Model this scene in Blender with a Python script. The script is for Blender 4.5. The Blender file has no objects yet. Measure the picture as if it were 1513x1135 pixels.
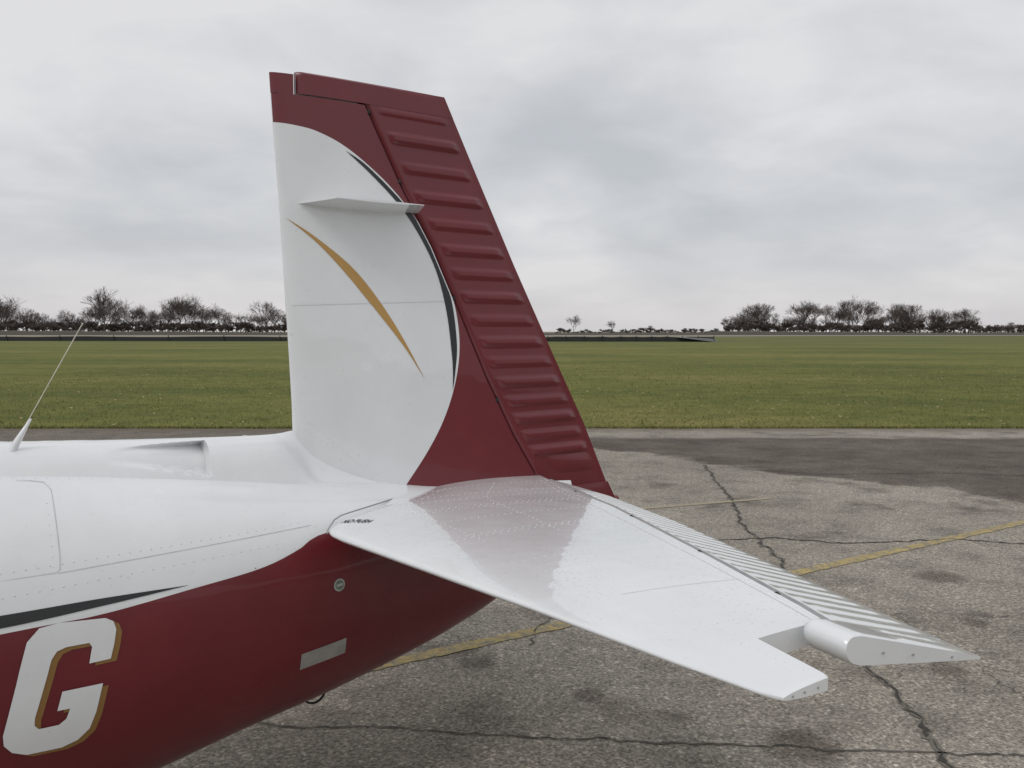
import bpy, bmesh, math, random
import numpy as np
from mathutils import Vector
random.seed(7); np.random.seed(7)
S=bpy.context.scene
S.view_settings.view_transform='Standard'; S.view_settings.look='None'; S.view_settings.exposure=0

# ---------------------------------------------------------------- materials
def newmat(name):
    m=bpy.data.materials.new(name); m.use_nodes=True
    nt=m.node_tree; b=nt.nodes['Principled BSDF']; return m,nt,b
def nd(nt,t,**k):
    n=nt.nodes.new(t)
    for a,v in k.items(): setattr(n,a,v)
    return n
def ramp(nt,src,stops,interp='LINEAR'):
    r=nd(nt,'ShaderNodeValToRGB'); r.color_ramp.interpolation=interp
    e=r.color_ramp.elements
    while len(e)<len(stops): e.new(.5)
    for i,(p,c) in enumerate(stops):
        e[i].position=p; e[i].color=(c[0],c[1],c[2],1) if not isinstance(c,(int,float)) else (c,c,c,1)
    nt.links.new(src,r.inputs[0]); return r
def noise(nt,vec,scale,detail=4,rough=.5):
    n=nd(nt,'ShaderNodeTexNoise'); n.inputs['Scale'].default_value=scale
    n.inputs['Detail'].default_value=detail; n.inputs['Roughness'].default_value=rough
    nt.links.new(vec,n.inputs['Vector']); return n
def mixc(nt,fac,a,b,mode='MIX'):
    m=nd(nt,'ShaderNodeMix',data_type='RGBA',blend_type=mode)
    for i,v in ((0,fac),(6,a),(7,b)):
        s=m.inputs[i]
        if hasattr(v,'is_linked'): nt.links.new(v,s)
        elif isinstance(v,(int,float)): s.default_value=v if i==0 else (v,v,v,1)
        else: s.default_value=(*v,1)
    return m.outputs[2]
def math_(nt,op,a,b=None,c=None,clamp=False):
    m=nd(nt,'ShaderNodeMath',operation=op,use_clamp=clamp)
    for i,v in enumerate((a,b,c)):
        if v is None: continue
        if hasattr(v,'is_linked'): nt.links.new(v,m.inputs[i])
        else: m.inputs[i].default_value=v
    return m.outputs[0]
def mrange(nt,src,a,b,c=0,d=1):
    m=nd(nt,'ShaderNodeMapRange')
    for i,v in ((1,a),(2,b),(3,c),(4,d)): m.inputs[i].default_value=v
    nt.links.new(src,m.inputs[0]); return m.outputs[0]
def paint(name,col,rough=.28,coat=.5,var=.06,bump=.0006,coatr=.04,drops=False):
    m,nt,b=newmat(name)
    tc=nd(nt,'ShaderNodeTexCoord')
    n=noise(nt,tc.outputs['Object'],3.2,4,.6)
    r=ramp(nt,n.outputs[0],[(.3,tuple(c*(1-var) for c in col)),(.7,tuple(min(1,c*(1+var*.5)) for c in col))])
    n2=noise(nt,tc.outputs['Object'],60,3,.65)
    sp=ramp(nt,n2.outputs[0],[(.24,(.72,.70,.67)),(.36,(1,1,1))])
    nt.links.new(mixc(nt,.45,r.outputs[0],sp.outputs[0],'MULTIPLY'),b.inputs['Base Color'])
    nt.links.new(mrange(nt,n.outputs[0],0,1,rough*.8,rough*1.25),b.inputs['Roughness'])
    b.inputs['Coat Weight'].default_value=coat; b.inputs['Coat Roughness'].default_value=coatr
    n3=noise(nt,tc.outputs['Object'],6,2,.5)
    bp=nd(nt,'ShaderNodeBump'); bp.inputs['Strength'].default_value=.3; bp.inputs['Distance'].default_value=bump*12
    nt.links.new(n3.outputs[0],bp.inputs['Height']); nt.links.new(bp.outputs[0],b.inputs['Normal'])
    if drops:
        vo=nd(nt,'ShaderNodeTexVoronoi'); vo.inputs['Scale'].default_value=90; nt.links.new(tc.outputs['Object'],vo.inputs['Vector'])
        se=nd(nt,'ShaderNodeSeparateColor'); nt.links.new(vo.outputs['Color'],se.inputs[0])
        h=math_(nt,'MULTIPLY',mrange(nt,vo.outputs['Distance'],.38,.12),mrange(nt,se.outputs[0],.45,.75))
        b2=nd(nt,'ShaderNodeBump'); b2.inputs['Strength'].default_value=.5; b2.inputs['Distance'].default_value=.0012
        nt.links.new(h,b2.inputs['Height']); nt.links.new(bp.outputs[0],b2.inputs['Normal'])
        nt.links.new(b2.outputs[0],b.inputs['Coat Normal'])
    else: nt.links.new(bp.outputs[0],b.inputs['Coat Normal'])
    return m
def flat(name,col,rough=.5,metal=0):
    m,nt,b=newmat(name)
    tc=nd(nt,'ShaderNodeTexCoord'); n=noise(nt,tc.outputs['Object'],20,3,.6)
    r=ramp(nt,n.outputs[0],[(.3,tuple(c*.85 for c in col)),(.7,tuple(min(1,c*1.12) for c in col))])
    nt.links.new(r.outputs[0],b.inputs['Base Color']); b.inputs['Roughness'].default_value=rough
    b.inputs['Metallic'].default_value=metal; return m
WHITE=paint('white_paint',(.775,.79,.80),.25,1.0)
WETW=paint('wet_white_paint',(.775,.79,.80),.25,1.0,drops=True)
RIVW=paint('rivet_white_paint',(.70,.71,.72),.3,.6)
MAROON=paint('maroon_paint',(.148,.011,.018),.34,.32,.14)
BLACKP=paint('black_paint',(.010,.012,.013),.3,.3)
GOLD=paint('gold_paint',(.47,.27,.07),.35,.3)
GOLD2=paint('dark_gold_paint',(.26,.14,.04),.35,.3)
DARK=flat('dark_gap',(.02,.018,.018),.8)
GAPW=flat('shadowed_gap',(.30,.30,.30),.8)
SEAM=flat('seam_line',(.56,.57,.57),.6)
METAL=flat('bare_metal',(.45,.45,.44),.4,.6)
RUB=flat('tyre_rubber',(.02,.02,.02),.8)
GLASS=flat('tinted_window',(.03,.035,.04),.08)

# ---------------------------------------------------------------- helpers
def obj(name,me,parent=None,mats=(),smooth=True,angle=40):
    for m in mats: me.materials.append(m)
    o=bpy.data.objects.new(name,me); S.collection.objects.link(o)
    if parent: o.parent=parent
    if smooth:
        me.polygons.foreach_set('use_smooth',[True]*len(me.polygons))
        me.set_sharp_from_angle(angle=math.radians(angle))
    return o
def mk(name,verts,faces,parent=None,mats=(),mi=None,smooth=True,angle=40,recalc=True):
    me=bpy.data.meshes.new(name); me.from_pydata(verts,[],faces)
    if mi is not None: me.polygons.foreach_set('material_index',mi)
    if recalc:
        bm=bmesh.new(); bm.from_mesh(me); bmesh.ops.recalc_face_normals(bm,faces=bm.faces); bm.to_mesh(me); bm.free()
    me.update()
    return obj(name,me,parent,mats,smooth,angle)
def P(u,v,z): return (u,-v,z)
def grid(name,rows,parent,mats,colmat=None,caps=True,closed=False,angle=40):
    n=len(rows[0]); V=[p for r in rows for p in r]; F=[];mi=[]
    for i in range(len(rows)-1):
        for j in range(n if closed else n-1):
            k=(j+1)%n
            F.append((i*n+j,i*n+k,(i+1)*n+k,(i+1)*n+j)); mi.append(colmat(i,j) if colmat else 0)
    if caps:
        F.append(tuple(range(n))); mi.append(colmat(0,n//4) if colmat else 0)
        F.append(tuple(range((len(rows)-1)*n,len(rows)*n))); mi.append(colmat(len(rows)-2,n//4) if colmat else 0)
    return mk(name,V,F,parent,mats,mi,angle=angle)
def catmull(pts,k=10):
    pts=[np.array(p,float) for p in pts]; q=[2*pts[0]-pts[1]]+pts+[2*pts[-1]-pts[-2]]; out=[]
    for i in range(1,len(q)-2):
        for t in np.linspace(0,1,k,endpoint=False):
            a,b,c,d=q[i-1:i+3]
            out.append(.5*((2*b)+(c-a)*t+(2*a-5*b+4*c-d)*t*t+(3*b-a-3*c+d)*t**3))
    out.append(pts[-1]); return [tuple(o) for o in out]
def interp(tab,smooth=True):
    t=catmull(tab,8) if smooth else tab
    xs=[a for a,_ in t]; ys=[b for _,b in t]
    xs=np.maximum.accumulate(xs)
    return lambda x: float(np.interp(x,xs,ys))
def ss(a,b,x):
    t=min(1,max(0,(x-a)/(b-a))); return t*t*(3-2*t)
def naca(s):
    s=min(1,max(0,s)); return 10*(.2969*math.sqrt(s)-.126*s-.3516*s*s+.2843*s**3-.1036*s**4)
def tube(name,pts,r,parent,mat,seg=8,radii=None):
    V=[];F=[]
    for i,p in enumerate(pts):
        p=Vector(p); a=Vector(pts[max(0,i-1)]); b=Vector(pts[min(len(pts)-1,i+1)])
        d=(b-a).normalized(); x=d.cross(Vector((0,0,1)));
        if x.length<1e-3: x=Vector((1,0,0))
        x.normalize(); y=d.cross(x); rr=radii[i] if radii else r
        for k in range(seg):
            t=2*math.pi*k/seg; V.append(tuple(p+x*rr*math.cos(t)+y*rr*math.sin(t)))
    for i in range(len(pts)-1):
        for k in range(seg):
            F.append((i*seg+k,i*seg+(k+1)%seg,(i+1)*seg+(k+1)%seg,(i+1)*seg+k))
    F.append(tuple(range(seg))); F.append(tuple(range((len(pts)-1)*seg,len(pts)*seg)))
    return mk(name,V,F,parent,[mat])
def decal(name,poly,surf,off,parent,mat,maxlen=.03):
    bm=bmesh.new(); vs=[bm.verts.new((a,b,0)) for a,b in poly]; bm.faces.new(vs)
    bmesh.ops.triangulate(bm,faces=bm.faces[:])
    for _ in range(7):
        es=[e for e in bm.edges if e.calc_length()>maxlen]
        if not es: break
        bmesh.ops.subdivide_edges(bm,edges=es,cuts=1)
        bmesh.ops.triangulate(bm,faces=[f for f in bm.faces if len(f.verts)>3])
    for v in bm.verts:
        v.co=surf(v.co.x,v.co.y,off)
    me=bpy.data.meshes.new(name); bm.to_mesh(me); bm.free()
    return obj(name,me,parent,[mat])
def strip_poly(pts,w):
    L=[];R=[]
    for i,p in enumerate(pts):
        a=pts[max(0,i-1)];b=pts[min(len(pts)-1,i+1)]; dx,dy=b[0]-a[0],b[1]-a[1]; l=math.hypot(dx,dy) or 1
        ww=w[i] if isinstance(w,(list,tuple)) else w
        nx,ny=-dy/l*ww/2,dx/l*ww/2; L.append((p[0]+nx,p[1]+ny)); R.append((p[0]-nx,p[1]-ny))
    return L,R
def strip(name,pts,w,surf,off,parent,mat):
    L,R=strip_poly(pts,w); V=[surf(a,b,off) for a,b in L]+[surf(a,b,off) for a,b in R]; n=len(L)
    return mk(name,V,[(i,i+1,n+i+1,n+i) for i in range(n-1)],parent,[mat],recalc=False)
def line(a,b,n): return [(a[0]+(b[0]-a[0])*i/n,a[1]+(b[1]-a[1])*i/n) for i in range(n+1)]

# ================================================================= AIRPLANE
A=bpy.data.objects.new('airplane',None); S.collection.objects.link(A)
A.location=(-.808,2.95,0); A.rotation_euler=(0,0,math.radians(33.5))

# ---- fuselage shape functions
ztop=interp([(-6.5,1.02),(-6.2,1.22),(-5.6,1.33),(-4.9,1.40),(-4.3,1.72),(-3.6,1.86),(-2.9,1.78),(-2.1,1.50),(-1.5,1.385),(-.8,1.312),(-.27,1.235),(.1,1.175),(.37,1.135),(.6,1.10),(.85,1.08),(1.1,1.07),(1.25,1.06)])
zbot=interp([(-6.5,.95),(-6.2,.62),(-5.6,.42),(-4.9,.34),(-4.3,.30),(-3.6,.27),(-2.9,.24),(-2.1,.20),(-1.5,.205),(-1.0,.24),(-.489,.312),(-.159,.38),(.143,.432),(.441,.487),(.65,.54),(.88,.622),(1.1,.77),(1.25,.92)])
zmid=interp([(-6.5,.98),(-6.2,.92),(-4.9,.85),(-2.1,.80),(-.8,.80),(.1,.82),(.5,.84),(.85,.90),(1.1,.95),(1.25,.99)])
hwid=interp([(-6.5,.04),(-6.2,.28),(-5.6,.46),(-4.9,.55),(-4.3,.58),(-3.6,.58),(-2.9,.56),(-2.1,.52),(-1.5,.475),(-.8,.42),(-.3,.375),(0,.34),(.15,.315),(.3,.27),(.5,.21),(.85,.125),(1.1,.065),(1.25,.03)])
N=2.35
def vsurf(u,z):
    zm=zmid(u); hh=(ztop(u)-zm) if z>zm else (zm-zbot(u))
    q=min(1,abs(z-zm)/hh); return hwid(u)*(1-q**N)**(1/N)
def zsurf(u,v):
    q=min(1,abs(v)/hwid(u)); return zmid(u)+(ztop(u)-zmid(u))*(1-q**N)**(1/N)
def fsurf(u,z,off): return P(u,vsurf(u,z)+off,z+off*.3*(1 if z>zmid(u) else -1))
zbnd=interp([(-6.5,.98),(-5,.93),(-2,.90),(-.832,.919),(-.6,.922),(-.36,.945),(-.153,.967),(-.028,1.0),(.059,1.032),(.3,1.04),(.6,1.045),(1.0,1.04),(1.25,1.03)])
rows=[]
us=list(np.linspace(-6.5,-1.6,50))+list(np.linspace(-1.5,1.25,90))
n1,n2=22,22
for u in us:
    zm,zt,zb,hw=zmid(u),ztop(u),zbot(u),hwid(u)
    x=min(.98,max(.02,(zbnd(u)-zm)/(zt-zm))); ab=math.acos(x**(N/2))
    half=[]
    for i in range(n1+1): half.append(ab*i/n1)
    for i in range(1,n2+1): half.append(ab+(math.pi-ab)*i/n2)
    pts=[]
    for a in half:
        s,c=math.sin(a),math.cos(a)
        v=hw*max(0,s)**(2/N); z=zm+(zt-zm if c>0 else zm-zb)*abs(c)**(2/N)*(1 if c>0 else -1); pts.append((v,z))
    r=[P(u,v,z) for v,z in pts]+[P(u,-v,z) for v,z in pts[-2:0:-1]]
    rows.append(r)
nc=len(rows[0])
grid('fuselage',rows,A,[WHITE,MAROON],colmat=lambda i,j:0 if (j<n1 or j>=nc-n1) else 1,closed=True)

# ---- dorsal fairing
rtop=interp([(-2.2,1.50),(-1.6,1.40),(-1.2,1.372),(-.794,1.352),(-.431,1.336),(-.1,1.325),(.02,1.326),(.07,1.335)])
rw=interp([(-2.2,.22),(-.8,.185),(-.27,.145),(0,.128),(.37,.095),(.62,.06)],False)
FT=interp([(.9,.052),(1.1,.050),(1.5,.046),(2.0,.037),(2.54,.027)],False)
uLE=interp([(.9,.09),(1.2,.078),(1.336,.07),(1.417,.069),(1.578,.062),(1.829,.049),(2.099,.035),(2.32,.02),(2.54,.008)],False)
uTE=interp([(.9,1.513),(.945,1.491),(1.286,1.329),(1.643,1.132),(1.923,.98),(2.282,.795),(2.534,.667),(2.56,.655)],False)
uHG=interp([(.9,1.17),(1.11,1.051),(1.258,.954),(1.488,.829),(1.771,.695),(1.979,.596),(2.177,.477),(2.378,.374),(2.47,.330),(2.54,.295)],False)
def fin_t(u,z):
    l,t=uLE(z),uTE(z); return max(.0025,FT(z)*naca((u-l)/(t-l)))
rows=[]
nw=34
ul=sorted(list(np.linspace(-2.2,-.56,30))+list(np.linspace(-.55,-.238,60))+[-.2345]+list(np.linspace(-.225,.62,50)))
for u in ul:
    vs=rw(u); zs=zsurf(u,vs)-.002
    zt=rtop(min(u,.07)); 
    fil=ss(-.02,.14,u)
    fade=1-ss(.05,.60,u)**.8 if u>.05 else 1
    zt=zs+(zt-zs)*fade
    side=[]
    for i in range(nw+1):
        w=1-(1-i/nw)**1.35
        g1=.93*(1-w**4.2)+.07*(1-w)
        g2=(1-w)**2.4*.9+.1*(1-w)
        g=g1*(1-fil)+g2*fil
        v=vs*w; z=zs+(zt-zs)*g
        t=(u+.545)/.308
        if 0<t<=1:
            wl=.66-.30*t; wh=.84+.10*t
            win=ss(wl-.05,wl+.08,w)*(1-ss(wh-.02,wh+.04,w))
            d=.062*t**1.25*win
            v-=d; z-=d*.25
        side.append((v,z))
    rows.append([P(u,-v,z) for v,z in side[::-1]]+[P(u,v,z) for v,z in side[1:]])
grid('dorsal_fairing',rows,A,[WHITE],caps=False,angle=38)

# ---- vertical fin
WB=[(1.0,.40),(1.10,.465),(1.226,.563),(1.342,.635),(1.467,.685),(1.594,.709),(1.708,.704),(1.826,.675),(1.944,.624),(2.05,.555),(2.156,.461),(2.237,.365),(2.307,.257),(2.345,.16),(2.357,.085),(2.361,.03)]
wb=interp(WB)
def bnd(z):
    b=wb(z) if z<2.361 else 0
    return min(uHG(z)-.001,max(uLE(z)+.0008,b))
zs_=sorted(set(list(np.linspace(1.0,2.24,80))+list(np.linspace(2.25,2.345,20))+list(np.linspace(2.347,2.364,16))+list(np.linspace(2.37,2.457,8))))
m1,m2=26,14
rows=[]
for z in zs_:
    l,b,h=uLE(z),bnd(z),uHG(z)
    cu=[l+(b-l)*(i/m1)**2 for i in range(m1)]+[b+(h-b)*i/m2 for i in range(m2+1)]
    up=[(u,fin_t(u,z) if u>l+1e-6 else 0) for u in cu]
    rows.append([P(u,t,z) for u,t in up[::-1]]+[P(u,-t,z) for u,t in up[1:]])
nn=len(rows[0])
grid('vertical_fin',rows,A,[WHITE,MAROON],colmat=lambda i,j:1 if (j<m2 or j>=nn-1-m2) else 0,closed=True,angle=50)
def foil_piece(name,zlist,fa,fb,n,mats,tf=None,bump=None,sq=False):
    rows=[]
    for z in zlist:
        a,b=fa(z),fb(z); cu=[a+(b-a)*((i/n)**2 if sq else i/n) for i in range(n+1)]
        up=[]
        for u in cu:
            t=tf(u,z)
            if bump: t+=bump(u,z)
            up.append((u,t))
        rows.append([P(u,t,z) for u,t in up[::-1]]+[P(u,-t,z) for u,t in up])
    return grid(name,rows,A,mats,closed=True,angle=35)
foil_piece('fin_tip_block',list(np.linspace(2.457,2.523,6)),uLE,lambda z:.083,12,[MAROON],lambda u,z:fin_t(u,z) if u>uLE(z)+1e-5 else .0005,sq=True)
# ---- rudder with pressed beads
BZ=[2.445,2.357,2.257,2.159,2.065,1.974,1.888,1.802,1.714,1.631,1.552,1.473,1.395,1.325,1.255,1.19]
def bead(u,z):
    s=0
    ua=uHG(z)+.050; ub=uTE(z)-.030
    for i,zb in enumerate(BZ):
        hw=.024 if i else .015; h=(.0105 if i%2 else .0075) if i else .004
        d=abs(z-zb)
        if d<hw:
            w=ss(ua-.012,ua+.018,u)*(1-ss(ub-.035,ub+.006,u))
            s=max(s,h*(1-ss(hw*.35,hw,d))*w)
    return s
def rud_t(u,z):
    h=uHG(z)+.007; t=fin_t(u,z)
    return t*(.55+.45*math.sqrt(min(1,max(0,(u-h)/.018))))
foil_piece('rudder',list(np.arange(1.03,2.4625,.0045))+[2.4625],lambda z:uHG(z)+.007,uTE,46,[MAROON],rud_t,bead)
foil_piece('rudder_horn',list(np.linspace(2.4625,2.530,8))+[2.536],lambda z:.096,uTE,50,[MAROON],
    lambda u,z:(fin_t(u,z)+.001)*(.4+.6*math.sqrt(min(1,(u-.096)/.02)))*(1 if z<2.533 else .7))
def flare(u,z):
    k=1-ss(.98,1.15,z)
    return fin_t(u,z)+.016*k*ss(1.1,1.35,u)
foil_piece('rudder_bottom_fairing',list(np.linspace(.925,1.03,10)),lambda z:uHG(z)+.03,lambda z:uTE(z)+.004*(1-ss(.93,1.03,z)),24,[MAROON],flare)
tube('rudder_tail_nub',[P(1.42,0,.945),P(1.47,0,.946),P(1.515,0,.948)],.02,A,MAROON,10,[.012,.024,.014])
rows=[]
for k in np.linspace(0,1,10):
    z=1.165-.085*k; a=uHG(z)+.035+.03*k; b=uTE(z)-.012
    rows.append([P(a+(b-a)*s,fin_t(a+(b-a)*s,z)-.002+.013*math.sin(math.pi*min(1,s*1.05))**.6*math.sin(math.pi*(.12+.88*k))**.8*(s**.7) if s<.95 else fin_t(a+(b-a)*s,z)-.002,z) for s in np.linspace(0,1,16)])
grid('rudder_foot_stiffener',rows,A,[MAROON],caps=False)
def finsurf(u,z,off): return P(u,fin_t(u,z)+off,z)
def finsurfR(u,z,off): return P(u,-fin_t(u,z)-off,z)
BKo=[(.262,2.291),(.344,2.245),(.479,2.132),(.582,2.015),(.641,1.895),(.681,1.771),(.698,1.619),(.688,1.518),(.676,1.450)]
BKi=[(.676,1.450),(.678,1.52),(.674,1.594),(.655,1.745),(.613,1.894),(.541,2.025),(.461,2.125),(.357,2.218),(.262,2.291)]
GDo=[(.051,2.051),(.155,1.986),(.277,1.893),(.370,1.789),(.462,1.658),(.557,1.496)]
GDi=[(.557,1.496),(.475,1.614),(.378,1.730),(.327,1.788),(.252,1.873),(.155,1.970),(.051,2.051)]
def clampH(pl): return [(min(u,uHG(z)-.006),z) for u,z in pl]
def ring(o,i): 
    return clampH(catmull(o,6)[:-1]+catmull(i,6)[:-1])
for nm,sf in (('left',finsurf),('right',finsurfR)):
    decal('black_crescent_'+nm,ring(BKo,BKi),sf,.0015,A,BLACKP,.04)
    decal('gold_swoosh_'+nm,ring(GDo,GDi),sf,.0015,A,GOLD,.04)
rowsg=[]
for z in np.linspace(1.05,2.46,30):
    h=uHG(z); t=fin_t(h,z)*.6; rowsg.append([P(h-.01,t,z),P(h+.02,t,z),P(h+.02,-t,z),P(h-.01,-t,z)])
grid('rudder_hinge_core',rowsg,A,[DARK],closed=True)
for z in (1.40,1.79,2.20,2.43):
    h=uHG(z); t=fin_t(h,z)
    tube('rudder_hinge_pin',[P(h+.004,t-.006,z-.012),P(h+.004,t+.001,z),P(h+.004,t-.006,z+.012)],.006,A,DARK,6)
strip('fin_skin_seam',line((.07,1.757),(.66,1.782),20),.0018,finsurf,.0008,A,SEAM)
# ---- horizontal blade antenna on the fin (both sides)
for sg,nm in ((1,'left'),(-1,'right')):
    rows=[]
    zb=2.100
    for k,vv in enumerate(np.linspace(0,1,9)):
        ua=.085+.085*vv**.8; ub=.548-.06*vv; v=.012+.165*vv
        zc=zb+.006*vv
        T=.0085*(1-.6*vv)
        cu=[i/14 for i in range(15)]
        up=[(ua+(ub-ua)*s,max(.0012,T*(1-abs(2*s-1)**2.2)*1.0)) for s in cu]
        rows.append([P(u,sg*v,zc+t) for u,t in up]+[P(u,sg*v,zc-t*1.3) for u,t in up[::-1]])
    grid('nav_blade_antenna_'+nm,rows,A,[WHITE],closed=True)

# ---- horizontal stabilizer
sLE=interp([(0,.53),(.08,.47),(.15,.375),(.22,.265),(.28,.165),(.33,.085),(.37,.048),(.42,.036),(.5,.037),(1.373,.128),(1.762,.160),(1.95,.18),(1.99,.198)],False)
sHG=interp([(0,1.10),(.038,1.086),(.647,.946),(1.305,.719),(1.706,.572),(1.80,.532),(2.0,.465)],False)
sTE=interp([(0,1.43),(.608,1.28),(1.27,1.08),(1.626,.975),(1.917,.915),(2.02,.89)],False)
sT=interp([(0,.048),(.4,.045),(1.0,.036),(1.8,.023),(1.99,.016)],False)
ZC=1.055
DZ=.007
def st_h(u,v):
    l,t=sLE(v),sTE(v); 
    return max(.003,sT(v)*naca((u-l)/(t-l)))
def stsurf(u,v,off): return P(u,v,ZC+DZ*v+st_h(u,v)+off)
VE=1.815
for sg,nm in ((1,'left'),(-1,'right')):
    def q(u,v,z): return P(u,sg*v,z+DZ*v)
    rows=[]
    for v in list(np.linspace(0,.45,26))+list(np.linspace(.5,1.80,30)):
        l,h=sLE(v),sHG(v); cu=[l+(h-l)*(i/26)**1.9 for i in range(27)]
        up=[(u,st_h(u,v) if i else 0) for i,u in enumerate(cu)]
        rows.append([q(u,v,ZC+t) for u,t in up[::-1]]+[q(u,v,ZC-t) for u,t in up[1:]])
    grid('stabilizer_'+nm,rows,A,[WETW],closed=True,angle=50)
    rows=[]
    for v in list(np.linspace(1.80,1.965,6))+[1.974,1.978]:
        l=sLE(v); h=.335-.03*(v-1.8)/.19; k=1 if v<1.97 else (.92 if v<1.976 else .75)
        cu=[l+(h-l)*(i/14)**1.8 for i in range(15)]
        up=[(u,st_h(u,v)*k if i else 0) for i,u in enumerate(cu)]
        rows.append([q(u,v,ZC+t) for u,t in up[::-1]]+[q(u,v,ZC-t) for u,t in up[1:]])
    grid('stabilizer_tip_'+nm,rows,A,[WETW],closed=True,angle=50)
    dr=math.tan(math.radians(13.5))
    rows=[]
    for v in np.arange(.13,VE,.0062):
        h,t=sHG(v)+.004,sTE(v); ch=t-h
        cu=[i/22 for i in range(23)]; up=[]
        t0=st_h(h,v)*.995
        ph=((v-.13)%.062)/.062
        bw=(1-ss(.12,.42,abs(ph-.5)))
        for s in cu:
            th=t0*(1-s)**.95+.003
            if s<.06: th*=.75+.25*math.sqrt(s/.06)
            b=.0034*bw*ss(.08,.16,s)*(1-ss(.84,.96,s))
            up.append((h+ch*s,-dr*ch*s,th+b))
        rows.append([q(u,v,ZC+dz+t) for u,dz,t in up[::-1]]+[q(u,v,ZC+dz-t) for u,dz,t in up])
    grid('elevator_'+nm,rows,A,[WHITE],closed=True,angle=35)
    rows=[]
    for v in [VE+.001,VE+.003]+list(np.arange(VE+.010,1.905,.0062))+[1.910,1.913]:
        e=min(v-VE,1.915-v); k=.86+.14*min(1,e/.008)
        hz=sHG(v); tt=sTE(v); u0=.478; R=.030*k; a=[]
        for i in range(11):
            th=math.pi*(.5+i/10); a.append((u0+.034*k*math.cos(th),R*math.sin(th)))
        ph=((v-VE)%.05)/.05; bw=1-ss(.12,.42,abs(ph-.5))
        low=[];upp=[]
        for s in np.linspace(.04,1,22):
            u=u0+(tt-u0)*s; th=R*(1-s)**.9+.0025
            b=.003*bw*ss(.35,.42,s)*(1-ss(.86,.95,s))
            low.append((u,-th)); upp.append((u,th+b))
        prof=a+low+upp[::-1]
        rows.append([q(u,v,ZC+z-dr*(u-hz)) for u,z in prof])
    grid('elevator_balance_horn_'+nm,rows,A,[WHITE],closed=True,angle=40)
    rowsg=[]
    for v in np.linspace(.1,1.80,20):
        h=sHG(v); t=st_h(h,v)*.9; rowsg.append([q(h-.01,v,ZC+t),q(h+.02,v,ZC+t),q(h+.02,v,ZC-t),q(h-.01,v,ZC-t)])
    grid('elevator_hinge_core_'+nm,rowsg,A,[GAPW],closed=True)
for v in (.35,.80,1.25,1.62):
    h=sHG(v); z0=ZC+DZ*v+st_h(h,v); tube('elevator_hinge_bracket',[P(h+.002,v-.009,z0-.004),P(h+.003,v,z0),P(h+.002,v+.009,z0-.004)],.0032,A,DARK,6)
for u in (.56,.66,.80): tube('tip_screw',[P(u,1.911,ZC+DZ*1.9-dr*(u-.49)),P(u,1.9165,ZC+DZ*1.9-dr*(u-.49))],.0025,A,METAL,8)
for u in (.215,.245,.28): tube('tip_screw',[P(u,1.974,ZC+DZ*1.97),P(u,1.9795,ZC+DZ*1.97)],.002,A,METAL,8)
gp=[]
for v in np.linspace(.09,.385,16):
    gp.append(P(sLE(v)-.005,v,ZC+ (.034 if v<.3 else .034-.034*ss(.3,.385,v))))
tube('empennage_gap',gp,.0022,A,GAPW,6)
strip('stab_seam_a',line((.30,1.45),(.62,1.50),12),.0014,stsurf,.0007,A,SEAM)
strip('stab_spar_seam',[(sLE(v)+(sHG(v)-sLE(v))*.93,v) for v in np.linspace(.2,1.78,30)],.0014,stsurf,.0007,A,SEAM)
fc=bpy.data.curves.new('placard_text','FONT'); fc.body='NO PUSH'; fc.size=.026; fc.offset=.0006
fo=bpy.data.objects.new('placard_text',fc); S.collection.objects.link(fo); bpy.context.view_layer.update()
me=bpy.data.meshes.new_from_object(fo); bpy.data.objects.remove(fo)
for v_ in me.vertices:
    x_,y_=v_.co.x,v_.co.y; v_.co=stsurf(.085+x_*.50+y_*.80*1.7,.375+x_*.80-y_*.50*1.7,.0016)
obj('no_push_placard',me,A,[DARK],False)
# ---- fuselage markings
bk=catmull([(-1.9,.985),(-1.3,.972),(-.83,.964),(-.6,.963),(-.364,.957)],6)+catmull([(-.364,.957),(-.6,.943),(-.83,.933),(-1.3,.93),(-1.9,.93)],6)[1:]
for nm,sg in (('left',1),('right',-1)):
    decal('black_stripe_'+nm,bk,lambda u,z,o:tuple(a*b for a,b in zip(fsurf(u,z,o),(1,sg,1))),.0015,A,BLACKP,.05)
def gp_(x,y): return (-.841+.0016*x, 1.67-(y-490)*(.001684+6.2e-7*x))
Gp=[(60,928),(88,921),(158,916),(170,921),(174,933),(170,955),(164,976),(131,982),(136,958),(132,952),(98,957),(84,963),(76,975),(50,1062),(49,1074),(55,1080),(84,1075),(95,1066),(101,1050),(82,1053),(90,1023),(151,1013),(140,1058),(130,1084),(112,1102),(88,1113),(38,1121),(17,1116),(6,1104),(5,1088),(33,980),(42,948)]
decal('registration_letter_shadow',[(gp_(x+9,y+4)) for x,y in Gp],fsurf,.0012,A,GOLD2,.03)
decal('registration_letter',[gp_(x,y) for x,y in Gp],fsurf,.0030,A,WHITE,.03)
strip('access_panel_edge',[(-1.2,1.045),(-.70,1.045),(-.690,1.05),(-.688,1.07)]+line((-.687,1.08),(-.69,1.24),8)+[(-.705,1.258),(-.74,1.265),(-1.2,1.30)],.0022,fsurf,.0008,A,SEAM)
strip('lap_seam',line((-.694,1.043),(.03,1.062),30),.0018,fsurf,.0008,A,SEAM)
def disc(c,r,n=18): return [(c[0]+r*math.cos(2*math.pi*i/n),c[1]+r*math.sin(2*math.pi*i/n)) for i in range(n)]
decal('inspection_sticker_ring',disc((.101,.871),.020),fsurf,.0012,A,flat('pale_decal',(.42,.45,.42),.5),.02)
decal('inspection_sticker',disc((.101,.871),.015),fsurf,.0022,A,flat('sticker_centre',(.16,.20,.17),.5),.02)
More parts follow.
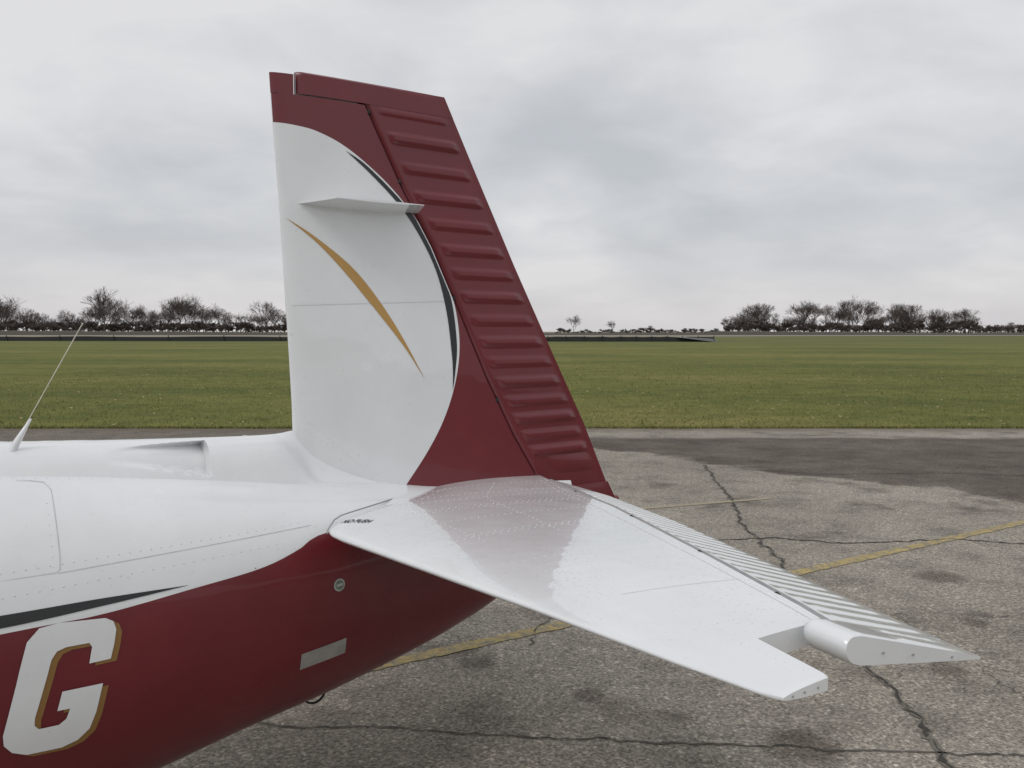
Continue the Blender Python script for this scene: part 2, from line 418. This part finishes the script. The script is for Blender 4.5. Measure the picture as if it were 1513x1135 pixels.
decal('sticker_print',[(.090,.866),(.112,.868),(.112,.876),(.090,.874)],fsurf,.0030,A,flat('pale_print',(.42,.45,.42),.5),.02)
decal('data_plate',[(-.029,.678),(.128,.693),(.128,.640),(-.031,.624)],fsurf,.0015,A,METAL,.02)
tube('tie_down_ring',[P(.10+.04*math.cos(t),.09,.446+.040*math.sin(t)) for t in np.linspace(math.pi,2*math.pi,12)],.004,A,DARK,6)
# ---- rivets
rv={0:[],1:[]}
def riv(p,n,r=.0024,k=0): rv[k].append((Vector(p),Vector(n).normalized(),r))
def rows_body(z0,z1,u0,u1,step,k=0,r=.0026):
    n=int((u1-u0)/step)
    for i in range(n):
        u=u0+step*i; z=z0+(z1-z0)*i/n
        if k==0 and z<zbnd(u)+.012: continue
        p=fsurf(u,z,0); p2=fsurf(u,z+.01,0); riv(p,(0,-(p2[2]-p[2]),abs(p2[1]-p[1])*(1 if z>zmid(u) else -1)),r,k)
rows_body(1.056,1.074,-1.3,.02,.028); rows_body(.991,1.026,-1.3,-.05,.028)
rows_body(.80,.82,-.5,.75,.05,1,.002); rows_body(.60,.66,-.3,.6,.05,1,.002)
for z in np.arange(1.06,1.23,.025):
    p=fsurf(-.705,z,0); riv(p,(0,-1,.5),.0020)
for z in np.arange(.52,1.0,.03):
    for u in (-.17,.18): riv(fsurf(u,z,0),(0,-1,0),.002,1)
for u in np.arange(-1.2,.36,.028): riv(P(u,rw(u)+.006,zsurf(u,rw(u)+.006)),(0,-.4,.9),.0024)
for a,b in (((.076,1.408),(.359,1.139)),((.09,1.345),(.42,1.125))):
    for u,z in line(a,b,18): riv(finsurf(u,z,0),(0,-1,0),.0024)
for u,z in line((.08,1.765),(.64,1.79),30): riv(finsurf(u,z,0),(0,-1,0),.0020)
for z in np.arange(1.15,2.44,.035):
    red=wb(z)<uHG(z)-.03 or z>2.35
    riv(finsurf(uHG(z)-.025,z,0),(0,-1,0),.002,1 if red else 0)
    riv(finsurf(uTE(z)-.014,z,0),(0,-1,0),.002,1); riv(P(uHG(z)+.03,rud_t(uHG(z)+.03,z),z),(0,-1,0),.002,1)
for u in np.arange(.11,.64,.03):
    riv(P(u,fin_t(u,2.50)+.001,2.512),(0,-1,0),.002,1); 
for v in (.14,.27,.34,.46,.485,.62,.80,.825,1.10,1.425,1.70):
    st=.024 if v<.9 else .032
    for u in np.arange(sLE(v)+.05,sHG(v)-.02,st): riv(stsurf(u,v,0),(0,0,1),.0021 if v<.9 else .0018)
for f in (.28,.60,.93,.97):
    for v in np.arange(.12,1.78,.028):
        u=sLE(v)+(sHG(v)-sLE(v))*f
        if f<.9 and v>.9: continue
        riv(stsurf(u,v,0),(0,0,1),.0021)
for v in np.arange(1.80,1.96,.02): riv(stsurf(.29,v,0),(0,0,1),.0018)
for k,mt in ((0,RIVW),(1,MAROON)):
    V=[];F=[]
    for p,n,r in rv[k]:
        x=n.orthogonal().normalized(); y=n.cross(x); b=len(V)
        for i in range(7):
            t=2*math.pi*i/7; V.append(tuple(p+(x*math.cos(t)+y*math.sin(t))*r-n*.0003))
        for i in range(7):
            t=2*math.pi*i/7; V.append(tuple(p+(x*math.cos(t)+y*math.sin(t))*r*.6+n*r*.4))
        for i in range(7): F.append((b+i,b+(i+1)%7,b+7+(i+1)%7,b+7+i))
        F.append(tuple(range(b+7,b+14)))
    mk('rivets',V,F,A,[mt])
# ---- whip antenna
tube('whip_antenna_base',[P(-.855,.12,1.19),P(-.80,.11,1.285),P(-.76,.105,1.36),P(-.722,.10,1.425)],.01,A,WHITE,10,[.016,.013,.010,.003])
tube('whip_antenna',[P(-.74,.10,1.40),P(-.66,.10,1.55),P(-.585,.10,1.69)],.0016,A,flat('whip_wire',(.55,.52,.42),.5),6)

# ---- remaining airframe (beyond the picture edge)
for sg,nm in ((1,'left'),(-1,'right')):
    rows=[]
    for k in np.linspace(0,1,14):
        v=.35+5.1*k; a=-5.05+.08*k; c=1.65-.75*k; T=.11-.06*k; zc=.48+.42*k
        up=[(a+c*(i/20)**1.7,max(.003,T*naca((i/20)**1.7))) for i in range(21)]
        rows.append([P(u,sg*v,zc+t) for u,t in up[::-1]]+[P(u,sg*v,zc-t*.7) for u,t in up[1:]])
    grid('wing_'+nm,rows,A,[WHITE],closed=True)
    for wu0,wu1 in ((-4.15,-3.55),(-3.48,-2.9)):
        decal('cabin_window_'+nm,[(wu0,1.28),(wu1,1.26),(wu1-.03,1.56),(wu0+.08,1.60)],lambda u,z,o:tuple(a*b for a,b in zip(fsurf(u,z,o),(1,sg,1))),.004,A,GLASS,.08)
def wheel(u,v,r):
    V=[];F=[];ns=24;nt_=8
    for i in range(ns):
        a=2*math.pi*i/ns
        for j in range(nt_):
            b=2*math.pi*j/nt_; rr=r-.05+.05*math.cos(b); V.append(P(u+rr*math.cos(a),v+.06*math.sin(b),r+rr*math.sin(a)))
    for i in range(ns):
        for j in range(nt_): F.append((i*nt_+j,i*nt_+(j+1)%nt_,((i+1)%ns)*nt_+(j+1)%nt_,((i+1)%ns)*nt_+j))
    mk('wheel_tyre',V,F,A,[RUB])
    tube('wheel_hub',[P(u,v-.05,r),P(u,v+.05,r)],r*.55,A,METAL,16)
    tube('gear_leg',[P(u,v+.07*(1 if v<=0 else -1),r),P(u-.02,v+.08*(1 if v<=0 else -1),.62)],.03,A,WHITE,10)
wheel(-3.9,1.35,.16); wheel(-3.9,-1.35,.16); wheel(-5.7,0,.14)
tube('propeller_blade',[P(-6.42,0,.15),P(-6.42,0,.98),P(-6.42,0,1.8)],.05,A,BLACKP,8,[.03,.06,.03])

# ================================================================= GROUND
def pos(nt): 
    g=nd(nt,'ShaderNodeNewGeometry'); s=nd(nt,'ShaderNodeSeparateXYZ'); nt.links.new(g.outputs['Position'],s.inputs[0]); return g.outputs['Position'],s
m,nt,b=newmat('weathered_asphalt'); p,s=pos(nt)
big=noise(nt,p,.35,4,.6); med=noise(nt,p,2.3,5,.65); fine=noise(nt,p,70,3,.72)
vor=nd(nt,'ShaderNodeTexVoronoi'); vor.inputs['Scale'].default_value=75; nt.links.new(p,vor.inputs['Vector'])
c1=ramp(nt,big.outputs[0],[(.3,(.235,.208,.172)),(.7,(.345,.31,.262))])
c2=ramp(nt,med.outputs[0],[(.28,.62),(.5,1.0),(.72,1.14)])
c=mixc(nt,1,c1.outputs[0],c2.outputs[0],'MULTIPLY')
c3=ramp(nt,fine.outputs[0],[(.32,.34),(.5,.95),(.68,1.6)])
c=mixc(nt,.85,c,c3.outputs[0],'MULTIPLY')
sep=nd(nt,'ShaderNodeSeparateColor'); nt.links.new(vor.outputs['Color'],sep.inputs[0])
st=ramp(nt,sep.outputs[0],[(.0,.5),(.25,.88),(.85,1.08),(.97,1.75)])
c=mixc(nt,.7,c,st.outputs[0],'MULTIPLY')
wn=noise(nt,p,.9,5,.65); wob=math_(nt,'MULTIPLY',math_(nt,'SUBTRACT',wn.outputs[0],.5),2.6)
lin=math_(nt,'ADD',math_(nt,'ADD',s.outputs[1],math_(nt,'MULTIPLY',s.outputs[0],1.07)),wob)
lin2=math_(nt,'ADD',s.outputs[1],math_(nt,'MULTIPLY',wob,.35))
wet=math_(nt,'MULTIPLY',math_(nt,'MULTIPLY',mrange(nt,lin,13.7,13.95),mrange(nt,lin2,13.9,13.6)),mrange(nt,s.outputs[0],.2,1.0))
wetl=math_(nt,'MULTIPLY',math_(nt,'MULTIPLY',mrange(nt,lin2,10.6,11.6),mrange(nt,s.outputs[0],1.2,.2)),.6)
oil=noise(nt,p,1.5,3,.55); oilm=ramp(nt,oil.outputs[0],[(.58,0.),(.70,.6)])
wv=ramp(nt,wn.outputs[0],[(.40,.78),(.60,1.0)])
wet2=math_(nt,'MAXIMUM',math_(nt,'MAXIMUM',math_(nt,'MULTIPLY',wet,wv.outputs[0]),wetl),oilm.outputs[0],clamp=True)
def stain(x,y,r):
    dx=math_(nt,'SUBTRACT',s.outputs[0],x); dy=math_(nt,'SUBTRACT',s.outputs[1],y)
    d=math_(nt,'SQRT',math_(nt,'ADD',math_(nt,'MULTIPLY',dx,dx),math_(nt,'MULTIPLY',dy,dy)))
    return mrange(nt,math_(nt,'ADD',d,math_(nt,'MULTIPLY',wob,.18)),r,r*.6,0,.62)
for x,y,r in ((1.2,3.45,.20),(-.15,4.35,.13),(2.65,4.95,.12),(2.15,4.25,.14),(2.9,5.9,.2),(.35,3.95,.08)):
    wet2=math_(nt,'MAXIMUM',wet2,stain(x,y,r))
c=mixc(nt,wet2,c,mixc(nt,1,c,(.30,.262,.24),'MULTIPLY'))
c=mixc(nt,math_(nt,'MULTIPLY',mrange(nt,lin2,14.4,15.1),.8),c,(.12,.096,.062))
nt.links.new(c,b.inputs['Base Color'])
nt.links.new(mrange(nt,wet,0,1,.9,.78),b.inputs['Roughness']); b.inputs['Specular IOR Level'].default_value=.28
bp=nd(nt,'ShaderNodeBump'); bp.inputs['Strength'].default_value=.8; bp.inputs['Distance'].default_value=.007
nt.links.new(fine.outputs[0],bp.inputs['Height']); nt.links.new(bp.outputs[0],b.inputs['Normal'])
ASPH=m
m,nt,b=newmat('grass_ground'); p,s=pos(nt)
mp=nd(nt,'ShaderNodeMapping'); mp.inputs['Scale'].default_value=(.5,1,1); nt.links.new(p,mp.inputs[0])
a1=noise(nt,mp.outputs[0],.09,4,.6); a2=noise(nt,p,1.1,5,.7); a3=noise(nt,p,24,3,.75)
c1=ramp(nt,a1.outputs[0],[(.36,(.100,.118,.030)),(.5,(.142,.154,.040)),(.64,(.195,.185,.060))])
c2=ramp(nt,a2.outputs[0],[(.3,(.66,.70,.66)),(.7,(1.30,1.20,1.18))])
c=mixc(nt,1,c1.outputs[0],c2.outputs[0],'MULTIPLY')
c3=ramp(nt,a3.outputs[0],[(.3,.45),(.5,1.),(.7,1.55)])
c=mixc(nt,.8,c,c3.outputs[0],'MULTIPLY')
c=mixc(nt,math_(nt,'MULTIPLY',mrange(nt,s.outputs[1],40,200),.35),c,(.150,.158,.062))
c=mixc(nt,math_(nt,'MULTIPLY',mrange(nt,s.outputs[1],110,140),.35),c,(.095,.112,.045))
nt.links.new(c,b.inputs['Base Color']); b.inputs['Roughness'].default_value=.95; b.inputs['Specular IOR Level'].default_value=.15
bp=nd(nt,'ShaderNodeBump'); bp.inputs['Strength'].default_value=.8; bp.inputs['Distance'].default_value=.03
nt.links.new(a3.outputs[0],bp.inputs['Height']); nt.links.new(bp.outputs[0],b.inputs['Normal'])
GR=m
def sheet(name,pts,z,mat):
    return mk(name,[(x,y,z) for x,y in pts],[tuple(range(len(pts)))],None,[mat],smooth=False,recalc=False)
sheet('ground',[(-4000,-600),(4000,-600),(4000,6000),(-4000,6000)],0,GR)
edge=[(x,15.14+.05*math.sin(x*1.7)+.06*random.uniform(-1,1)) for x in np.arange(40,-40.1,-.35)]
sheet('asphalt_apron',[(-40,-25),(40,-25)]+edge,.004,ASPH)
m,nt,b=newmat('dry_field'); p,s=pos(nt); a=noise(nt,p,.02,4,.6)
r=ramp(nt,a.outputs[0],[(.35,(.19,.155,.11)),(.65,(.26,.22,.165))]); nt.links.new(r.outputs[0],b.inputs['Base Color']); b.inputs['Roughness'].default_value=1
sheet('field',[(-1500,280),(40,260),(120,330),(300,360),(1500,370),(1500,2500),(-1500,2500)],.02,m)
m2_c=flat('pale_concrete',(.36,.35,.33),.9)
sheet('runway',[(-900,330),(90,345),(1500,372),(1500,392),(80,366),(-900,350)],.04,m2_c)
V=[];F=[];xs=np.arange(-420,560,6.)
for x in xs:
    h=1.5+.5*math.sin(x*.021)+random.uniform(-.2,.25)
    if -75<x<95: h*=.55
    V+=[(x,405,0),(x,409,h*.8),(x,412,h),(x,420,0)]
for i in range(len(xs)-1):
    for k in range(3): F.append((i*4+k,(i+1)*4+k,(i+1)*4+k+1,i*4+k+1))
mk('earth_berm',V,F,None,[flat('rough_earth',(.075,.065,.05),1)],smooth=False)
m,nt,b=newmat('faded_yellow_paint'); p,s=pos(nt); a=noise(nt,p,14,4,.75); a_=noise(nt,p,60,3,.7)
r=ramp(nt,a.outputs[0],[(.38,(.24,.215,.16)),(.56,(.42,.32,.135))]); r2=ramp(nt,a_.outputs[0],[(.3,.45),(.6,1.15)])
nt.links.new(mixc(nt,.8,r.outputs[0],r2.outputs[0],'MULTIPLY'),b.inputs['Base Color']); b.inputs['Roughness'].default_value=.9
gs=lambda x,y,o:(x,y,.004+o)
def ragged(name,a,b_,w,mat,off=.004,step=.04):
    n=int(math.dist(a,b_)/step); pts=line(a,b_,n); ws=[w*random.uniform(.78,1.1) for _ in pts]
    return strip(name,pts,ws,gs,off,None,mat)
ragged('painted_line',(-3.6,2.41),(12.0,12.45),.105,m)
mf=flat('very_faded_paint',(.33,.28,.20),.9)
ragged('painted_line',(1.0,8.12),(2.6,8.72),.08,mf)
CK=flat('crack_fill',(.045,.040,.034),.95); CK2=flat('crack_shoulder',(.15,.135,.112),.95)
def jag(pts,step,amp):
    out=[]
    for a,b_ in zip(pts[:-1],pts[1:]):
        n=max(2,int(math.dist(a,b_)/step)); out+=line(a,b_,n)[:-1]
    out.append(pts[-1])
    j=[0,0]; res=[]
    for q in out:
        j=[j[0]*.7+random.gauss(0,amp),j[1]*.7+random.gauss(0,amp)]; res.append((q[0]+j[0],q[1]+j[1]))
    return res
def crack(name,pts,w,amp=.010,shoulder=True):
    q=jag(pts,.03,amp); ws=[w*max(.05,random.gauss(.6,.5)) for _ in q]
    if shoulder: strip(name+'_edge',q,[w*random.uniform(.8,2.8) for _ in q],gs,.0035,CR,CK2)
    strip(name,q,ws,gs,.006,CR,CK)
CR=bpy.data.objects.new('pavement_cracks',None); S.collection.objects.link(CR)
crack('crack_long',[(2.4,10.9),(2.26,9.58),(2.16,8.44),(1.97,7.55),(1.99,6.93),(1.94,6.31),(1.85,5.79),(1.76,4.91),(1.77,4.3),(1.78,4.01),(1.74,3.59),(1.68,3.3),(1.6,2.6),(1.7,1.5)],.017)
crack('crack_cross_near',[(-3.2,3.9),(-1.32,3.66),(-.87,3.61),(-.44,3.59),(.12,3.52),(.53,3.49),(1.07,3.44),(1.33,3.4),(2.02,3.37),(4,3.3)],.0055,.007)
crack('crack_cross_far',[(.6,7.1),(1.58,6.93),(2.1,7.04),(2.62,6.82),(3.5,6.97),(4.02,6.82),(7,6.9)],.012)
crack('crack_a',[(1.78,4.2),(2.2,4.35),(2.5,4.2),(2.9,4.4)],.005,.01,False)
crack('crack_b',[(-6,8.9),(-2,9.2),(1,9.0)],.012)
crack('crack_c',[(.1,4.6),(.25,5.2),(.2,6.1),(.6,7.1)],.006,.012)
crack('crack_d',[(1.7,4.9),(2.4,5.1),(3.2,5.0)],.005,.012,False)
crack('crack_e',[(2.5,10.8),(3.6,10.2),(5.0,10.3),(7,9.9)],.008,.014)
crack('crack_f',[(2.1,3.2),(2.35,3.9),(2.3,4.3)],.005,.01,False)
crack('crack_g',[(-1.6,6.2),(-.4,6.0),(.2,6.1)],.006,.012)

def blades(name,n,xr,yr,h,mat,edge=False):
    V=[];F=[]
    for i in range(n):
        x=random.uniform(*xr); y=yr[0]+(yr[1]-yr[0])*(1-math.sqrt(1-random.random()**1.25))
        if edge: y=15.12+abs(random.gauss(0,.05))-.03
        a=random.uniform(0,math.tau); hh=h*random.uniform(.4,1.3); w=.006*(1+y*.02)
        lx,ly=random.gauss(0,hh*.5),random.gauss(0,hh*.5); b=len(V)
        V+= [(x-w*math.cos(a),y-w*math.sin(a),0),(x+w*math.cos(a),y+w*math.sin(a),0),(x+lx,y+ly,hh)]
        F.append((b,b+1,b+2))
    me=bpy.data.meshes.new(name); me.from_pydata(V,[],F); return obj(name,me,None,[mat],False)
m,nt,b=newmat('grass_blade'); g=nd(nt,'ShaderNodeNewGeometry')
r=ramp(nt,g.outputs['Random Per Island'],[(0,(.10,.115,.032)),(.5,(.16,.172,.048)),(.85,(.21,.20,.07)),(1,(.31,.25,.14))])
nt.links.new(r.outputs[0],b.inputs['Base Color']); b.inputs['Roughness'].default_value=.8; b.inputs['Specular IOR Level'].default_value=.2
blades('grass',60000,(-18,28),(15.1,50),.038,m)
blades('grass_edge',9000,(-12,14),(15,15),.05,m,True)
V=[];F=[]
for i in range(1100):
    x=random.uniform(-14,24); y=15.3+32*random.random()**1.3; r_=random.uniform(.02,.045); a=random.uniform(0,6.28); z=.05+random.uniform(0,.02); b0=len(V)
    for k in range(5):
        t=a+k*math.tau/5; rr=r_*random.uniform(.6,1.1); V.append((x+rr*math.cos(t),y+rr*math.sin(t),z+random.uniform(-.012,.02)))
    F.append(tuple(range(b0,b0+5)))
mk('fallen_leaves',V,F,None,[flat('dry_leaf',(.36,.27,.15),.9)],smooth=False,recalc=False)

# ================================================================= DISTANT THINGS
FN=bpy.data.objects.new('silt_fence',None); S.collection.objects.link(FN)
FM=flat('black_fence_fabric',(.03,.03,.03),.9)
V=[];F=[]
pts=[(-190,168),(-120,160),(-60,154),(0,148),(18,146),(33.2,145)]
pp=[]
for a,b_ in zip(pts[:-1],pts[1:]): pp+=line(a,b_,12)[:-1]
pp.append(pts[-1])
for x,y in pp:
    h=.78+random.uniform(-.08,.08); V+=[(x,y,0),(x,y,h),(x,y+.15,h),(x,y+.15,0)]
for i in range(len(pp)-1):
    for k in range(3): F.append((i*4+k,(i+1)*4+k,(i+1)*4+k+1,i*4+k+1))
mk('fabric',V,F,FN,[FM],smooth=False)
V=[];F=[]
for x,y in pp[::2]:
    b0=len(V)
    for dx,dy in ((-.06,-.2),(.06,-.2),(.06,-.08),(-.06,-.08)): V+=[(x+dx,y+dy,0),(x+dx,y+dy,1.0)]
    F+=[(b0,b0+1,b0+3,b0+2),(b0+2,b0+3,b0+5,b0+4),(b0+4,b0+5,b0+7,b0+6),(b0+6,b0+7,b0+1,b0),(b0+1,b0+3,b0+5,b0+7)]
mk('posts',V,F,FN,[FM],smooth=False)
mk('fence_end_ramp',[(27,145,.75),(33,143,.0),(33.6,144.8,.0),(33.6,144.8,.45),(28,146,.85)],[(0,1,2),(0,2,3),(0,3,4)],FN,[flat('pale_tarp',(.22,.22,.22),.8)],smooth=False)

def mat_tree(name,c):
    m,nt,b=newmat(name); tc=nd(nt,'ShaderNodeTexCoord'); n=noise(nt,tc.outputs['Object'],.6,2,.6)
    r=ramp(nt,n.outputs[0],[(.3,tuple(k*.7 for k in c)),(.7,tuple(k*1.3 for k in c))]); nt.links.new(r.outputs[0],b.inputs['Base Color']); b.inputs['Roughness'].default_value=1; b.inputs['Specular IOR Level'].default_value=.1
    return m
BARK=mat_tree('bare_bark',(.105,.087,.078)); EVG=mat_tree('evergreen_needles',(.055,.06,.05))
def tree_mesh(name,H_,spread,levels,rng,trunk=.22,rmin=.022,low=.27,extra=.12):
    V=[];F=[]
    def seg(a,b,ra,rb):
        d=(b-a).normalized(); x=d.orthogonal().normalized(); y=d.cross(x); k=len(V)
        for c,r in ((a,ra),(b,rb)):
            for t in (0,2.094,4.189): V.append(tuple(c+x*r*math.cos(t)+y*r*math.sin(t)))
        for t in range(3): F.append((k+t,k+(t+1)%3,k+3+(t+1)%3,k+3+t))
    def rec(p,d,L,r,lv):
        q=p
        for s in range(2):
            d=(d+Vector((rng.gauss(0,.10),rng.gauss(0,.10),rng.gauss(.05,.05)))).normalized()
            n=q+d*L/2; seg(q,n,r*(1-.2*s),r*(.8-.2*s)); q=n
            if lv>0 and s==0:
                if rng.random()<.85: child(q,d,L*.75,r*.5,lv-1)
                if lv<levels and rng.random()<extra: child(q,d,L*.6,r*.4,lv-1)
        if lv>0:
            for _ in range(3): child(q,d,L*rng.uniform(.62,.86),r*.56,lv-1)
    def child(q,d,L,r,lv):
        a=Vector((rng.gauss(0,1),rng.gauss(0,1),rng.gauss(.15,.6))).normalized()
        nd_=(d+a*spread).normalized(); nd_.z=max(nd_.z,-.05); rec(q,nd_,L,max(r,rmin),lv)
    rec(Vector((0,0,0)),Vector((0,0,1)),H_*low,trunk,levels)
    me=bpy.data.meshes.new(name); me.from_pydata(V,[],F)
    zm=max(v[2] for v in V); 
    for v in me.vertices: v.co*=H_/zm
    me.materials.append(BARK); return me
rng=random.Random(5)
TM=[tree_mesh('bare_tree_mesh',16,rng.uniform(.5,.75),5,rng,low=rng.choice((.18,.22,.26))) for _ in range(8)]
BM=[tree_mesh('brush_mesh',7,.85,4,rng,.05,.020,.06,.5) for _ in range(4)]
def conifer(name,H_,rng):
    V=[];F=[]
    for i in range(1200):
        t=rng.random()**.8; z=H_*(.06+.94*t); R=H_*.34*(1-t)**.8*rng.uniform(.35,1.1)+.1; a=rng.uniform(0,6.28); s=rng.uniform(.25,.6)
        c=Vector((R*math.cos(a),R*math.sin(a),z)); b0=len(V)
        for k in range(3): V.append(tuple(c+Vector((rng.gauss(0,s),rng.gauss(0,s),rng.gauss(0,s*.6)))))
        F.append((b0,b0+1,b0+2))
    b0=len(V)
    for z,r in ((0,.2),(H_*.9,.04)):
        for k in range(5): V.append((r*math.cos(k*1.2566),r*math.sin(k*1.2566),z))
    for k in range(5): F.append((b0+k,b0+(k+1)%5,b0+5+(k+1)%5,b0+5+k))
    me=bpy.data.meshes.new(name); me.from_pydata(V,[],F); me.materials.append(EVG); return me
CM=conifer('evergreen_mesh',11,rng)
TL=bpy.data.objects.new('distant_treeline',None); S.collection.objects.link(TL)
def put(me,x,y,s,sx=1,nm='tree'):
    o=bpy.data.objects.new(nm,me); S.collection.objects.link(o); o.parent=TL; o.location=(x,y,0)
    o.scale=(s*sx,s*sx,s); o.rotation_euler=(0,0,rng.uniform(0,6.28))
def tree_at(px,D,h,me=None,sx=1.15,nm='tree'):
    x=(px-756.5)/1300*D; me=me or rng.choice(TM); put(me,x,D,h/16,sx,nm)
hl=interp([(-400,46),(0,56),(30,42),(80,32),(120,44),(150,70),(190,46),(230,40),(270,58),(300,52),(340,36),(370,32),(395,48),(420,40),(500,34),(640,30),(800,6)],False)
for px in np.arange(-420,500,8.):
    D=rng.uniform(430,500); h=(hl(px)+2)*rng.uniform(.55,1.05)*D/1300; tree_at(px+rng.uniform(-5,5),D,h)
for px in (2,155,268,395): tree_at(px,430,hl(px)*430/1300*1.08,sx=1.15)
hr=interp([(1040,14),(1085,26),(1110,48),(1135,42),(1160,30),(1190,52),(1225,38),(1265,56),(1300,44),(1330,46),(1360,38),(1390,38),(1425,40),(1445,14),(1480,18),(1513,16),(1700,30),(2000,40)],False)
for px in np.arange(1078,1850,8.5):
    if 1446<px<1460: continue
    D=rng.uniform(440,520); h=(hr(px)+2)*rng.uniform(.55,1.05)*D/1300; tree_at(px+rng.uniform(-5,5),D,h)
for px in (1105,1120,1188,1265,1320): tree_at(px,440,hr(px)*440/1300*1.06,sx=1.15)
for px,h in ((1335,34),(1388,26)): put(CM,(px-756.5)/1300*490,490,h*490/1300/11,1.3,'evergreen')
tree_at(848,430,31*430/1300,sx=1.0); tree_at(905,460,22*460/1300); tree_at(960,470,14*470/1300)
for px in np.arange(-430,1850,5.5):
    if 500<px<820: continue
    big_=px<640 or px>1075
    D=rng.uniform(422,500); h=rng.uniform(11,23) if big_ else rng.uniform(4,11)
    if px>1440 : h*=.7
    x=(px-756.5)/1300*D; put(rng.choice(BM),x,D,h*D/1300/7,1.7,'brush')

# ================================================================= CAMERA, SKY, SUN
cd=bpy.data.cameras.new('camera'); cam=bpy.data.objects.new('camera',cd); S.collection.objects.link(cam)
cd.sensor_width=36; cd.lens=36*1300/1513; cd.clip_start=.05; cd.clip_end=9000
cam.location=(0,0,1.67); cam.rotation_euler=(math.radians(90)-math.atan(77.5/1300),0,0); S.camera=cam
w=bpy.data.worlds.new('World'); S.world=w; w.use_nodes=True; nt=w.node_tree; bg=nt.nodes['Background']
el,az=math.radians(48),math.radians(215)
sky=nd(nt,'ShaderNodeTexSky',sky_type='NISHITA',sun_disc=False,sun_elevation=el,sun_rotation=az)
tc=nd(nt,'ShaderNodeTexCoord'); sp=nd(nt,'ShaderNodeSeparateXYZ'); nt.links.new(tc.outputs['Generated'],sp.inputs[0])
zz=math_(nt,'ADD',math_(nt,'MAXIMUM',sp.outputs[2],0),.26)
cb=nd(nt,'ShaderNodeCombineXYZ')
nt.links.new(math_(nt,'DIVIDE',sp.outputs[0],zz),cb.inputs[0]); nt.links.new(math_(nt,'DIVIDE',sp.outputs[1],zz),cb.inputs[1]); cb.inputs[2].default_value=5.1
n1_=noise(nt,cb.outputs[0],1.0,4,.45); n1_.inputs['Distortion'].default_value=.5
n2_=noise(nt,cb.outputs[0],3.0,5,.52); n2_.inputs['Distortion'].default_value=.3
nn_=math_(nt,'ADD',math_(nt,'MULTIPLY',n1_.outputs[0],.66),math_(nt,'MULTIPLY',n2_.outputs[0],.34))
cl=ramp(nt,nn_,[(.38,(5.4,5.6,5.85)),(.49,(6.4,6.5,6.7)),(.60,(7.8,7.75,7.8))])
upf=mrange(nt,sp.outputs[2],.45,1.,1,1.35)
cc=nd(nt,'ShaderNodeVectorMath',operation='SCALE'); nt.links.new(cl.outputs[0],cc.inputs[0]); nt.links.new(upf,cc.inputs[3])
hz=ramp(nt,sp.outputs[2],[(0.,.75),(.13,0.)])
c=mixc(nt,hz.outputs[0],cc.outputs[0],(6.8,6.5,6.65))
c=mixc(nt,.93,sky.outputs[0],c)
nt.links.new(c,bg.inputs[0]); bg.inputs[1].default_value=.1
sd=bpy.data.lights.new('sun','SUN'); sd.energy=.8; sd.angle=math.radians(25); sd.color=(1,.96,.91)
so=bpy.data.objects.new('sun',sd); S.collection.objects.link(so)
d=Vector((math.sin(az)*math.cos(el),math.cos(az)*math.cos(el),math.sin(el)))
so.rotation_euler=d.to_track_quat('Z','Y').to_euler()
